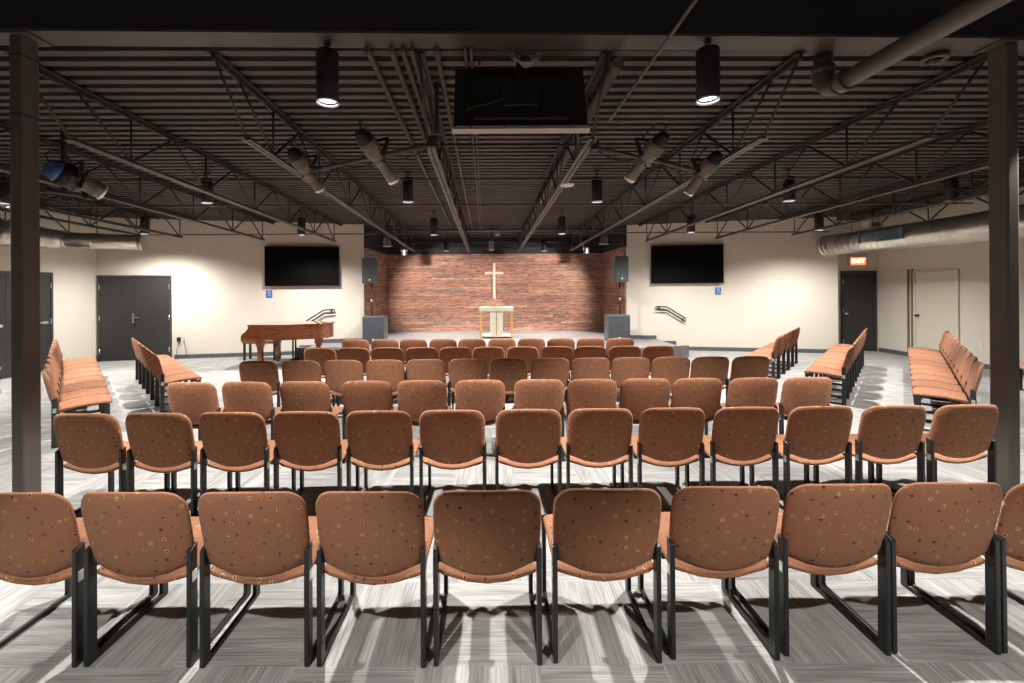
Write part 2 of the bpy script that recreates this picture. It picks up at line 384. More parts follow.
# doors -------------------------------------------------
def frame_mat(p, q):
    """local x along p->q, local y into the room, z up"""
    d = (q-p).normalized(); n = Vector((d.y, -d.x))
    return Matrix(((d.x, n.x, 0, p.x), (d.y, n.y, 0, p.y), (0, 0, 1, 0), (0, 0, 0, 1))), (q-p).length
def door(name, p, q, h, leaves, label, matl='door', fmat='door_frame', handle='lever', hs=(0.5,), proud=0.0):
    mt, L = frame_mat(p, q)
    root = bpy.data.objects.new(name, None); C.objects.link(root); root.matrix_world = mt
    struct(root, label, 'door')
    m = MB(); m.b6(0, 0.05, 0.002, 0.035, 0, h); m.b6(L-0.05, L, 0.002, 0.035, 0, h); m.b6(0.05, L-0.05, 0.002, 0.035, h-0.05, h)
    m.build('door_frame', fmat, root)
    w = (L-0.1)/leaves
    for k in range(leaves):
        m = MB(); m.b6(0.052+k*w, 0.048+(k+1)*w, 0.004, 0.024, 0.008, h-0.053, bevel=0.003); lf = m.build('door_leaf', matl, root)
        hx = 0.06+k*w if k == 0 else 0.04+(k+1)*w
        for z in (0.25, h/2, h-0.3):
            m = MB(); m.tube([(hx-0.012*(1 if k == 0 else -1), 0.03, z-0.06), (hx-0.012*(1 if k == 0 else -1), 0.03, z+0.06)], 0.012, 8); tag(m.build('hinge', 'chrome', lf), 'steel hinge')
    return root, L, w
d1, L1, w1 = door('door_1', DA, DB, 2.17, 2, 'dark grey double door in the angled wall left of the piano')
m = MB(); m.b6(0.05+w1-0.055, 0.05+w1-0.01, 0.024, 0.04, 0.95, 1.2, bevel=0.006); m.bar((0.05+w1-0.035, 0.06, 1.1), (0.05+w1+0.11, 0.06, 1.09), 0.02, 0.022); m.bar((0.05+w1-0.03, 0.03, 1.1), (0.05+w1-0.03, 0.07, 1.1), 0.025)
tag(m.build('door_handle', 'chrome', d1), 'chrome lever handle')
m = MB(); m.b6(0.05+w1-0.02, 0.05+w1+0.03, 0.024, 0.045, 0.88, 0.96, bevel=0.005); tag(m.build('lock_cover', 'black', d1), 'black lock cover below the lever')
d2, L2, w2 = door('door_2', Vector((LW, 7.85)), Vector((LW, 9.74)), 2.2, 2, 'dark double door with push bar in the left side wall')
for k in range(2):
    m = MB(); m.b6(0.14+k*w2, w2+k*w2-0.05, 0.05, 0.085, 1.06, 1.1, bevel=0.006); m.b6(0.14+k*w2, 0.2+k*w2, 0.024, 0.06, 1.05, 1.11); m.b6(k*w2+w2-0.12, k*w2+w2-0.05, 0.024, 0.06, 1.05, 1.11); tag(m.build('push_bar', 'chrome', d2), 'pale push bar')
d3, L3, w3 = door('door_3', onseg(E1, E2, 0.06), onseg(E1, E2, 0.97), 2.2, 1, 'dark single door below the glowing exit sign')
m = MB(); m.lathe([(0.0, 0), (0.028, 0.0), (0.03, 0.012), (0.014, 0.02), (0.014, 0.045), (0.03, 0.055), (0.028, 0.08), (0.0, 0.085)], Matrix.Translation((0.11, 0.024, 1.02)) @ Matrix.Rotation(-PI/2, 4, 'X'), 14, cap=False)
tag(m.build('door_knob', 'chrome', d3), 'small chrome door knob')
d4, L4, w4 = door('door_4', Vector((RW, 10.72)), Vector((RW, 9.68)), 2.15, 1, 'cream door with dark knob in the right wall', 'door_cream', 'door_cream')
m = MB(); m.lathe([(0.0, 0), (0.028, 0.0), (0.03, 0.012), (0.014, 0.02), (0.014, 0.045), (0.03, 0.055), (0.028, 0.08), (0.0, 0.085)], Matrix.Translation((0.13, 0.024, 1.05)) @ Matrix.Rotation(-PI/2, 4, 'X'), 14, cap=False)
tag(m.build('door_knob', 'frame', d4), 'dark door knob')
for yy in (10.76, 10.86):
    m = MB(); m.b6(RW-0.03, RW-0.001, yy-0.02, yy+0.02, 0.11, 2.2); struct(m.build('trim_1' if yy < 10.8 else 'trim_2', 'olive'), 'narrow upright trim strip %s the cream door' % ('right beside' if yy < 10.8 else 'a hand from'), 'trim')

# stage --------------------------------------------------
st = MB()
poly = [(-5.0, 11.0), (-3.2, 10.38), (3.3, 10.38), (4.72, 10.87), (4.72, at_x(Cc, D, 4.72).y-0.02), (SX1+0.05, Cc.y-0.02), (SX1-0.002, Cc.y), (SX1-0.002, YB-0.002), (SX0+0.002, YB-0.002), (SX0+0.002, B.y), (SX0-0.06, B.y-0.035), (-4.72, at_x(A, B, -4.72).y-0.02), (-4.72, 11.05), (-4.95, 11.1)]
st.prism(poly, 'z', 0.0, ZS)
stage = thing('stage', 'low grey carpeted stage platform in front of the board wall', 'stage', kind='structure')
st.build('deck', 'stage', stage)
f = MB()
for p, q in (((-5.0, 11.0), (-3.2, 10.38)), ((-3.2, 10.38), (3.3, 10.38)), ((3.3, 10.38), (5.02, 10.97))):
    f.bar((p[0], p[1]-0.02, ZS/2), (q[0], q[1]-0.02, ZS/2), 0.03, ZS)
f.build('fascia', 'stage_face', stage)
for s, xa, xb, PQ in ((1, 4.73, 5.1, (Cc, D)), (-1, -5.1, -4.73, (A, B))):
    m = MB(); m.prism([(xa, 11.12), (xb, 11.12), (xb, at_x(*PQ, xb).y-0.02), (xa, at_x(*PQ, xa).y-0.02)], 'z', 0, 0.15)
    m.build('step', 'stage', stage)
for s, PQ, nm in ((1, (Cc, D), 'right'), (-1, (B, A), 'left')):
    pts = [PQ[0], at_x(*PQ, s*4.72), at_x(*PQ, s*5.24)]
    a, b_, c_ = pts
    if s > 0: bboard('baseboard_stage_right', a, b_, 'dark baseboard above the stage at the right side steps', ZS); bboard('baseboard_step_right', b_, c_, 'short dark baseboard over the right side step', 0.15)
    else: bboard('baseboard_stage_left', b_, a, 'dark baseboard above the stage behind the piano', ZS); bboard('baseboard_step_left', c_, b_, 'short dark baseboard over the left side step', 0.15)

# handrails
def rail(label, pts, PQ):
    root = thing('stair_handrail', label, 'handrail', group='stage stair handrails')
    mt, L = frame_mat(*PQ)
    def W(x, z, off=0.075):
        p = at_x(*PQ, x); n = Vector((mt[0][1], mt[1][1])); q = p+n*off; return Vector((q.x, q.y, z))
    up = [W(x, z+0.05) for x, z in pts]; lo = [W(x, z-0.05) for x, z in reversed(pts)]
    m = MB(); m.tube(up+lo, 0.018, 10, closed=True); m.build('rail', 'frame', root)
    for x, z in (pts[0], pts[-1]):
        x += (pts[1][0]-pts[0][0])*0.3 if (x, z) == pts[0] else -(pts[-1][0]-pts[-2][0])*0.12
        m = MB(); m.tube([W(x, z+0.04, 0.0), W(x, z+0.04, 0.075)], 0.014, 8); m.tube([W(x, z-0.05, 0.01), W(x, z+0.05, 0.01)], 0.022, 8); m.build('wall_bracket', 'frame', root)
rail('dark pipe handrail loop on the wall under the right television', [(4.70, 1.185), (4.98, 1.175), (5.47, 0.86)], (Cc, D))
rail('dark pipe handrail loop on the wall just beyond the piano lid', [(-4.33, 1.175), (-4.6, 1.165), (-5.05, 0.87)], (A, B))

# ------------------------------------------------------------------ open web joists
ends = {-9.6: 10.0, -8.3: 10.4, -7.55: 10.65, -5.8: 11.15, -4.1: 11.5, -2.4: 13.9, -0.65: 14.2, 0.97: 14.2, 2.65: 13.9, 4.3: 11.75, 5.96: 11.25, 7.6: 10.7, 9.3: 10.4}
def joist(x, ye, label):
    root = thing('roof_joist', label, 'roof joist', (x, 0, 0), group='open web roof joists under the deck')
    y0 = 3.68
    yt = min(YB-0.03, ye+0.75) if ye > 13 else ye+0.5
    def tz(y): return deckz(y)-0.012
    def bzc(y): return botz(y)+0.03
    m = MB()
    for s in (-1, 1):
        m.bar((s*0.028, y0, tz(y0)-0.006), (s*0.028, yt, tz(yt)-0.006), 0.045, 0.008); m.bar((s*0.009, y0, tz(y0)-0.03), (s*0.009, yt, tz(yt)-0.03), 0.007, 0.05)
    m.build('top_chord', 'steel_dark', root)
    m = MB(); yb = y0+0.5
    for s in (-1, 1):
        m.bar((s*0.026, yb, bzc(yb)-0.03), (s*0.026, ye, bzc(ye)-0.03), 0.04, 0.007); m.bar((s*0.009, yb, bzc(yb)-0.008), (s*0.009, ye, bzc(ye)-0.008), 0.007, 0.045)
    m.build('bottom_chord', 'chord', root)
    m = MB(); y = ye-0.08; step = 1.3
    while y > yb-0.2:
        m.tube([(0, y, bzc(y)-0.01), (0, y, tz(y)-0.04)], 0.011, 6)
        for s in (-1, 1):
            yy = y+s*step/2
            if y0 < yy < yt-0.02: m.tube([(0, y, bzc(y)-0.01), (0, yy, tz(yy)-0.04)], 0.015, 6)
        y -= step
    m.tube([(0, y0+0.03, tz(y0)-0.03), (0, yb+0.02, bzc(yb)-0.01)], 0.013, 6)
    m.build('web_bracing', 'steel_dark', root)
xs = sorted(ends)
for i, x in enumerate(xs): joist(x, ends[x], f'dark open web roof joist running to the stage, {ORD[i]} from the left')
def rod(name, label, cat, a, b, r, mat='conduit', group=None, n=8):
    m = MB(); m.tube([a, b], r, n); return tag(m.build(name, mat), label, cat, group)
# bridging rods, across the joists
for yy, zf, lab in ((7.32, lambda y: botz(y)+0.045, 'thin bracing rod across the lower chords in mid hall'), (10.43, lambda y: botz(y)+0.045, 'thin bracing rod across the lower chords near the television walls'),
                    (6.95, lambda y: deckz(y)-0.18, 'dark bracing rod just below the deck in mid hall'), (5.42, lambda y: deckz(y)-0.18, 'dark bracing rod just below the deck nearest the girder')):
    rod('bracing_rod', lab, 'bracing rod', (LW+0.25, yy, zf(yy)), (8.3 if 'lower' in lab else RW-0.25, yy, zf(yy)), 0.013, 'chord' if 'lower' in lab else 'steel_dark', 'bracing rods across the joists')
# dark cross members above the stage
for yy, z, r, lab in ((12.35, H+1.66, 0.045, 'horizontal pipe high across the stage front'), (13.4, H+1.42, 0.02, 'thin rod across above the middle of the stage'), (14.4, H+1.32, 0.03, 'dark pipe above the reddish board wall')):
    rod('ceiling_pipe', lab, 'pipe', (SX0+0.05, yy, z), (SX1-0.05, yy, z), r, 'conduit' if r > .04 else 'steel_dark')

# conduits along the deck
cnds = [(-1.07, 0.026, 'leftmost'), (-0.87, 0.026, 'second'), (-0.775, 0.023, 'third'), (-0.7, 0.023, 'fourth'), (-0.49, 0.023, 'fifth'), (-0.25, 0.014, 'sixth'), (-0.2, 0.014, 'rightmost')]
for x, r, w in cnds:
    a, b_ = 3.6, 12.9
    rod('electrical_conduit', f'brown electrical conduit under the deck, {w} of the seven parallel runs left of centre', 'conduit', (x, a, deckz(a)-r-0.008), (x, b_, deckz(b_)-r-0.008), r, 'conduit', 'conduit runs left of the hanging screen')
rod('sprinkler_main', 'thick brown pipe along the deck right of the hanging screen', 'pipe', (1.06, 3.68, H+1.93), (1.04, 12.9, H+1.93-SL*9.2), 0.052, 'conduit')
# thin conduit passing under girder toward camera
m = MB(); m.tube([(1.36, 0.2, H+1.99), (1.36, 5.0, H+1.99-0.05)], 0.014, 8)
tag(m.build('electrical_conduit', 'conduit'), 'thin rod passing under the girder toward the right spotlight bar', 'conduit')
# big drain pipe with elbow
root = thing('drain_pipe', 'thick brown pipe with elbow passing under the girder beside right column', 'pipe')
m = MB(); x0 = 2.93
pts = [(x0, 3.78, deckz(3.78)-0.006), (x0, 3.78, H+1.86)]
m.tube(pts, 0.072, 16); m.build('vertical_pipe', 'conduit', root)
m = MB(); pts = []
for k in range(9):
    a = k/8*PI/2; pts.append((x0+0.008*k/8, 3.78-0.16*(1-math.cos(a)), H+1.86-0.16*math.sin(a)))
m.tube(pts, 0.082, 16); m.build('elbow', 'conduit', root)
m = MB(); m.tube([(x0+0.008, 3.62, H+1.70), (x0+0.26, 0.0, H+1.76)], 0.072, 16); m.build('run', 'conduit', root)
for p, q in (((x0, 3.78, H+1.86), (x0, 3.78, H+1.92)), ((x0+0.006, 3.60, H+1.70), (x0+0.012, 3.53, H+1.701))):
    m = MB(); m.tube([p, q], 0.088, 16); m.build('mount_coupling', 'conduit', root)
# ceiling ring detector by the right column
c = DP(934, 51, 3.8)
root = thing('smoke_detector', 'small round ring detector on the deck left of right column', 'detector', (c.x, 3.80, deckz(3.8)-0.05))
m = MB(); m.lathe([(0.06, 0.045), (0.095, 0.045), (0.1, 0.01), (0.075, 0.005), (0.07, 0.02), (0.06, 0.02)], None, 20, cap=False); m.build('ring', 'conduit', root)
m = MB(); m.lathe([(0.0, 0.05), (0.035, 0.05), (0.03, -0.01), (0.0, -0.02)], None, 14, cap=False); m.build('sensor', 'steel_dark', root)
# white round disc under the joist
c = DP(567, 185, 5.9)
root = thing('access_point', 'white round ceiling disc under the joist right of centre', 'ceiling disc', c)
m = MB(); m.lathe([(0.0, -0.012), (0.09, -0.012), (0.1, 0.0), (0.1, 0.012), (0.0, 0.016)], None, 24, cap=False); m.build('disc', 'white', root)
m = MB(); m.tube([(0, 0, 0.01), (-0.06, 0, botz(6.1)-c.z)], 0.012, 8); m.build('stem', 'conduit', root)

# ------------------------------------------------------------------ pendants
def make_pendant(loc, label, length=0.42, r=0.09, stem=0.12, power=300, angle=88, cr=0.06, blend=0.35):
    root = thing('pendant_light', label, 'pendant light', loc, group='black cylinder pendant lights')
    m = MB(); m.lathe([(0.0, length), (r*0.93, length), (r, length-0.01), (r, 0.012), (r-0.004, 0.008), (r-0.008, 0.03), (r-0.012, 0.05), (0.0, 0.052)], None, 28, cap=False); m.build('housing', 'black', root)
    m = MB(); m.lathe([(r-0.011, 0.014), (r+0.002, 0.010), (r+0.002, -0.002), (r-0.009, -0.004), (r-0.011, 0.014)], None, 28, cap=False); m.build('trim_ring', 'lamp_rim', root)
    m = MB(); m.lathe([(0.0, 0.044), (r-0.03, 0.042), (r-0.016, 0.03)], None, 24, cap=False); m.build('lens', 'lamp_on', root)
    m = MB(); m.tube([(0, 0, length), (0, 0, length+stem)], 0.012, 8); m.build('stem', 'black', root)
    m = MB(); m.lathe([(0.0, length+stem), (cr, length+stem), (cr, length+stem-0.02), (0.02, length+stem-0.035), (0.0, length+stem-0.035)], None, 16, cap=False); m.build('canopy', 'steel_dark', root)
    s = spot((loc[0], loc[1], loc[2]-0.015), (loc[0], loc[1], 0), power, angle, blend)
    return root
P0 = 670
GX = [-8.0, -4.5, -1.36, 1.74, 4.7, 7.55]
COLW = ['far left', 'second from left', 'third from left', 'third from right', 'second from right', 'far right']
# line of lamps under the girder
for x, lab in ((-1.335, 'large black cylinder pendant nearest the camera, left of the hanging screen'), (1.795, 'large black cylinder pendant nearest the camera, right of the hanging screen')):
    z = H+1.53; make_pendant((x, 3.54, z), lab, 0.42, 0.09, bz-z-0.42-0.001, P0, 92, 0.03)
px7 = [(3, 203.5), (207, 203), (408, 202), (597, 202), (789, 201), (951, 201.5)]
for i, (px, py) in enumerate(px7):
    p = DP(px, py, 7.15); make_pendant(p, f'black cylinder pendant in the middle row of lamps, {COLW[i]}', 0.40, 0.088, deckz(7.15)-p.z-0.40, P0)
px10 = [(145, 234, 9.95), (301.5, 235, 10.2), (434, 235, 10.2), (562, 234, 10.2), (691, 232.5, 10.2), (819, 230.5, 10.0)]
for i, (px, py, d) in enumerate(px10):
    p = DP(px, py, d); make_pendant(p, f'small black cylinder pendant in the row before the television walls, {COLW[i]}', 0.40, 0.09, deckz(d)-p.z-0.40, P0*0.72, 152, blend=0.9)
for px, lab in ((446.5, 'smallest black cylinder pendant over the stage, left'), (544, 'smallest black cylinder pendant over the stage, right')):
    p = DP(px, 251, 13.0); make_pendant(p, lab, 0.36, 0.085, deckz(13)-p.z-0.36, P0*0.8)
# lamps of the same grid beyond the frame: beside the columns and behind the viewpoint
for x, y in ((-4.5, 3.56), (4.75, 3.56), (-4.5, 0.0), (-1.36, 0.0), (1.74, 0.0), (4.75, 0.0)):
    spot((x, y, H+1.47), (x, y, 0), P0*(0.5 if y == 0 else 1), 88, 0.2 if y == 0 else 0.35)

# ------------------------------------------------------------------ theatre spotlights on bars
def bar_clamp(root, p):
    pass
def leko(label, back, lens, name='stage_spotlight', r=0.085, bluefront=False):
    back, lens = Vector(back), Vector(lens); ax = (lens-back); L = ax.length
    q = ax.to_track_quat('Z', 'Y'); mt = Matrix.Translation(back) @ q.to_matrix().to_4x4(); 
    root = thing(name, label, 'spotlight', group='stage spotlights on bars')
    root.matrix_world = mt
    body = 'black' if bluefront else 'leko'
    m = MB(); m.lathe([(0.0, 0.0), (r*0.55, 0.0), (r*0.78, 0.02), (r*0.82, 0.05), (r*0.95, 0.06), (r*0.98, L*0.2)], None, 18, cap=False); m.build('rear_cap', 'blue_glint' if bluefront else 'black', root)
    m = MB(); m.lathe([(r*0.98, L*0.19), (r*1.1, L*0.2), (r*1.14, L*0.3), (r*1.08, L*0.4), (r*0.86, L*0.5), (r*0.74, L*0.54), (r*0.74, L*0.56)], None, 18, cap=False)
    for k in range(3): m.lathe([(r*1.08, L*(0.24+0.05*k)), (r*1.19, L*(0.245+0.05*k)), (r*1.19, L*(0.255+0.05*k)), (r*1.08, L*(0.26+0.05*k))], None, 18, cap=False)
    lh = m.build('lamp_housing', body, root)
    m = MB(); m.b6(-r*0.8, r*0.8, -r*0.8, r*0.8, L*0.53, L*0.6, bevel=0.008); m.build('shutter_gate', body, root)
    m = MB()
    for a in range(4):
        c, sn = math.cos(a*PI/2+0.4), math.sin(a*PI/2+0.4); m.bar((c*r*0.7, sn*r*0.7, L*0.565), (c*r*1.35, sn*r*1.35, L*0.555), 0.02, 0.004)
    m.build('shutter_handles', 'black', root)
    m = MB(); m.lathe([(r*0.66, L*0.58), (r*0.7, L*0.62), (r*0.7, L*0.8), (r*0.76, L*0.81), (r*0.76, L*0.94), (r*0.66, L*0.955)], None, 18, cap=False); m.build('barrel', 'leko', root)
    m = MB(); m.lathe([(0.0, L*0.972), (r*0.6, L*0.968), (r*0.78, L*0.94), (r*0.84, L*0.95), (r*0.82, L*1.0), (r*0.7, L)], None, 18, cap=False); m.build('lens_ring', 'lamp_rim', root)
    m = MB()
    for s in (-1, 1): m.bar((s*(r*1.3), 0.0, L*0.45), (s*(r*1.3), 0.17, L*0.38), 0.012, 0.04, (0, 0, 1))
    m.bar((-r*1.3, 0.17, L*0.38), (r*1.3, 0.17, L*0.38), 0.012, 0.04, (0, 1, 0))
    m.tube([(-r*1.42, 0, L*0.45), (-r*1.0, 0, L*0.45)], 0.02, 8); m.tube([(r*1.42, 0, L*0.45), (r*1.0, 0, L*0.45)], 0.02, 8); m.build('yoke', 'black', root)
    m = MB(); m.tube([(0, r*0.5, 0.0), (0, r*0.9, -0.05), (0.03, r*1.6, -0.02), (0.05, r*2.0, 0.08), (0.04, 0.17, L*0.36)], 0.009, 6); m.build('power_cable', 'black', root)
    return root
def lbar(label, a, b):
    m = MB(); m.tube([a, b], 0.024, 10); root = thing('lighting_bar', label, 'lighting bar', group='spotlight bars')
    m.build('pipe', 'conduit', root)
    for t in (0.02, 0.98):
        p = Vector(a).lerp(Vector(b), t); m = MB(); m.b6(p.x-0.04, p.x+0.04, p.y-0.04, p.y+0.04, p.z-0.03, p.z+0.08, bevel=0.008); m.build('clamp', 'steel_dark', root)
    m = MB(); pts = []
    for k in range(13):
        t = 0.05+0.9*k/12; p = Vector(a).lerp(Vector(b), t); pts.append(p+Vector((0, 0.01, -0.03-0.05*abs(math.sin(k*PI/4)))))
    m.tube(pts, 0.008, 6); m.build('power_cable', 'black', root)
    return root
lbar('left spotlight bar slung below two joists', DP(435, 144, 4.2), DP(304, 172, 5.2))
lbar('right spotlight bar slung below two joists', DP(592, 147, 4.35), DP(700, 171, 5.3))
leko('beige spotlight at the outer end of the left bar', DP(291, 149, 4.75), DP(320.5, 190, 5.15), r=0.08)
leko('beige spotlight in the middle of the left bar', DP(359, 131, 4.0), DP(394, 181, 4.45), r=0.076)
leko('beige spotlight in the middle of the right bar', DP(666, 134, 4.02), DP(629, 179, 4.46), r=0.076)
leko('beige spotlight at the outer end of the right bar', DP(719, 153, 4.8), DP(688, 193, 5.2), r=0.08)
leko('black spotlight with painted blue reflection beside the left column', DP(46, 166, 4.75), DP(103, 192, 5.2), r=0.125, bluefront=True)
lb = lbar('short pipe carrying the spotlight beside the left column', DP(40, 190, 5.0), DP(88, 197, 5.35))
p = DP(64, 193, 5.17); m = MB(); m.b6(p.x-0.02, p.x+0.02, p.y-0.02, p.y+0.02, p.z+0.02, deckz(p.y)-0.01); m.build('mount_rod', 'steel_dark', lb)
# vertical hangers from bar inner ends
for px, py, d, lab in ((434, 143, 4.2, 'dark hanger rod at inner end of the left spotlight bar'), (594, 146, 4.35, 'dark hanger rod at inner end of the right spotlight bar')):
    p = DP(px, py, d); p.x -= 0.13 if p.x > 0 else 0.0; p.x += 0 if p.x > 0 else 0.03; m = MB(); m.b6(p.x-0.02, p.x+0.02, p.y-0.02, p.y+0.02, p.z+0.085, deckz(d)-0.01); tag(m.build('hanger_rod', 'steel_dark'), lab, 'hanger')
# small fixtures over the stage front
def track_head(px, py, d, label, s=1.0, on=True):
    p = DP(px, py, d); root = thing('stage_lamp', label, 'spotlight', p, group='small stage lamps over the stage front')
    m = MB(); m.lathe([(0.0, 0.2*s), (0.06*s, 0.2*s), (0.08*s, 0.15*s), (0.085*s, 0.03*s), (0.12*s, 0.0), (0.115*s, 0.0), (0.07*s, 0.03*s), (0.0, 0.032*s)], Matrix.Rotation(0.15, 4, 'X'), 16, cap=False); m.build('housing', 'chrome', root)
    m = MB(); m.lathe([(0.0, 0.012*s), (0.1*s, 0.01*s)], Matrix.Rotation(0.15, 4, 'X'), 16, cap=False); m.build('lens', 'lamp_on' if on else 'lamp_dim', root)
    m = MB(); m.bar((-0.1*s, 0, 0.1*s), (-0.1*s, 0, 0.3*s), 0.02*s); m.bar((0.1*s, 0, 0.1*s), (0.1*s, 0, 0.3*s), 0.02*s); m.bar((-0.11*s, 0, 0.3*s), (0.11*s, 0, 0.3*s), 0.03*s); m.tube([(0, 0, 0.3*s), (0, 0, max(0.31*s, botz(d)-p.z))], 0.015, 6); m.build('mount_yoke', 'black', root)
    return p
a1 = track_head(387.5, 246.5, 11.2, 'bright silver lamp on a joist left of the board wall', 1.2)
a2 = track_head(603.5, 244.5, 11.2, 'bright silver lamp on a joist right of the board wall', 1.2)
track_head(404.5, 255, 12.6, 'small dim lamp at the upper left corner of the board wall', 0.85, False)
track_head(586.5, 253, 12.6, 'small dim lamp at the upper right corner of the board wall', 0.85, False)
for px, y0, y1, lab in ((497.5, 221, 235, 'upper grey box unit hanging over the stage centre'), (491.5, 238, 250, 'lower grey box unit hanging over the stage centre')):
    p = DP(px, y1, 12.6); h = (y1-y0)/F*12.6
    root = thing('hanging_unit', lab, 'stage unit', p, group='grey units over stage centre')
    m = MB(); m.b6(-0.08, 0.08, -0.1, 0.1, 0, h*0.75, bevel=0.02); m.build('body', 'leko', root)
    m = MB(); m.lathe([(0.0, -0.02), (0.06, -0.02), (0.07, 0.0)], None, 14, cap=False); m.build('lens', 'silver', root)
    m = MB(); m.b6(-0.02, 0.02, -0.02, 0.02, h*0.75, deckz(12.6)-p.z-0.01); m.build('bracket', 'steel_dark', root)

# ------------------------------------------------------------------ hanging screen (seen from behind)
tp = (DP(519.5, 68, 3.86)+DP(519.5, 68, 3.86))/2; bt = DP(521, 129, 3.66)
ax = (tp-bt); hgt = ax.length; tilt = math.atan2(ax.y, ax.z)
root = thing('hanging_screen', 'black flat screen seen from behind, hung under the deck facing the stage', 'screen', bt)
root.rotation_euler = (-tilt, 0, 0)
W2 = 0.575
m = MB(); m.b6(-W2, W2, 0.0, 0.035, 0.0, hgt, bevel=0.008); m.build('cabinet', 'black', root)
m = MB(); m.b6(-W2*0.72, W2*0.72, -0.035, 0.0, 0.08, hgt*0.82, bevel=0.02); m.build('rear_cover', 'black', root)
m = MB(); m.prism([(-W2-0.012, -0.012), (W2+0.012, -0.012), (W2-0.02, 0.02), (-W2+0.02, 0.02)], 'y', -0.02, 0.045); lip = m.build('bottom_bezel', 'silver', root)
for k in range(4):
    m = MB(); m.lathe([(0.0, 0.0), (0.007, 0.0), (0.007, 0.004), (0.0, 0.005)], Matrix.Translation((-0.42+0.28*k, -0.02, 0.006)) @ Matrix.Rotation(PI/2, 4, 'X'), 10, cap=False); m.build('screw', 'black', lip)
m = MB(); m.b6(-0.15, 0.15, -0.06, -0.035, 0.2, 0.46, bevel=0.005); m.b6(-0.03, 0.03, -0.075, -0.035, 0.3, hgt+0.06); m.build('mount_bracket', 'frame', root)
m = MB(); m.b6(-0.46, -0.4, -0.06, -0.03, 0.16, 0.2, bevel=0.004)
m.tube([(-0.43+0.3*t, -0.07-0.01*math.sin(t*3), 0.17+0.10*t*t) for t in [k/10 for k in range(11)]], 0.006, 6); m.build('power_plug', 'frame', root)
m = MB()
for k in range(7):
    rr = 0.055+0.012*k
    m.tube([(0.05+rr*math.cos(a)*(1-0.12*(k%2)), -0.11-0.008*k, hgt-0.03+0.075*math.sin(a)+0.01*(k%3)) for a in [2*PI*j/20 for j in range(20)]], 0.004, 6, closed=True)
tag(m.build('cable_coil', 'cable', root), 'coiled pale cables at top')
m = MB(); m.tube([(-0.37, -0.02, hgt+0.07), (-0.35, -0.02, hgt+0.025), (-0.36, -0.02, hgt+0.0)], 0.008, 6); m.build('cable_end', 'red', root)

# ------------------------------------------------------------------ ducts
def ductline(name, label, pts, r, spiral, mat='galv'):
    root = thing(name, label, 'duct')
    m = MB(); m.tube(pts, r, 28); m.build('tube', mat, root)
    return root
dr = ductline('air_duct', 'large round spiral duct high along the right wall', [(8.78, 11.2, H+1.05), (8.87, 9.5, H+1.055), (9.0, 7, H+1.06), (9.26, 2.0, H+1.08)], 0.262, True)
m = MB()
for k in range(56):
    y = 11.1-k*0.16; m.lathe([(0.262, -0.012), (0.272, 0.0), (0.262, 0.012)], Matrix.Translation((8.78+(11.2-y)*0.052, y, H+1.05+(11.2-y)*0.003)) @ Matrix.Rotation(PI/2, 4, 'X') @ Matrix.Rotation(0.2, 4, 'Y'), 28, cap=False)
m.build('spiral_seam', 'galv', dr)
m = MB(); m.tube([(8.777, 11.26, H+1.05), (8.783, 11.14, H+1.05)], 0.275, 28); m.build('end_cap', 'galv', dr)
m = MB()
p0 = DP(858, 238, 9.9); p1 = DP(889, 236, 8.9)
for k in range(6): m.b6(8.585, 8.63, 9.0, 10.0, H+1.0+0.035*k, H+1.02+0.035*k)
m.b6(8.61, 8.67, 8.98, 10.02, H+0.98, H+1.22); m.b6(8.575, 8.62, 8.97, 9.02, H+0.98, H+1.22); m.b6(8.575, 8.62, 9.98, 10.03, H+0.98, H+1.22)
tag(m.build('air_register', 'register', dr), 'blue grey side register')
c = DP(872, 227, 10.2); root = thing('duct_damper_box', 'small pale control box above the duct register', 'box', (c.x, c.y, c.z+0.05))
m = MB(); m.b6(-0.16, 0.16, -0.1, 0.1, -0.09, 0.09, bevel=0.01); m.build('case', 'white', root); m = MB(); m.b6(-0.1, 0.1, -0.108, -0.098, -0.05, 0.05); m.build('label_plate', 'register', root)
m = MB(); m.tube([(0, 0, 0.08), (0, 0, deckz(10.2)-c.z-0.055)], 0.012, 6); m.build('hanger', 'steel_dark', root)
dlf = thing('air_duct', 'round galvanised duct bending along the upper left corner', 'duct')
m = MB(); m.tube([(-8.95, 2.0, H+1.07), (-8.95, 7.7, H+1.07)], 0.225, 28); m.build('large_tube', 'galv', dlf)
m = MB(); m.tube([(-8.95, 7.7, H+1.07), (-8.93, 7.95, H+1.065), (-8.83, 8.2, H+1.05), (-8.62, 8.38, H+1.02), (-8.4, 8.47, H+1.0)], [0.235, 0.235, 0.225, 0.19, 0.165], 28); m.build('elbow', 'galv', dlf)
m = MB(); m.tube([(-8.4, 8.47, H+1.0), (-7.2, 8.85, H+0.98)], 0.15, 28); m.build('small_tube', 'galv', dlf)
for t in (0.0, 0.35, 1.0):
    p = Vector((-8.4, 8.47, H+1.0)).lerp(Vector((-7.2, 8.85, H+0.98)), t); q = p+Vector((0.05, 0.016, 0))
    m = MB(); m.tube([p, q], 0.162, 28); m.build('collar', 'galv', dlf)
for i, (x, y, z) in enumerate(((-7.9, 8.63, H+1.13), (8.82, 10.5, H+1.31), (9.0, 7.2, H+1.32), (-8.95, 6.0, H+1.3))):
    par = dlf if x < 0 else dr
    m = MB(); m.tube([(x, y, z-0.01), (x, y, deckz(y)-0.005)], 0.008, 6); m.build('hanger', 'steel_dark', par)

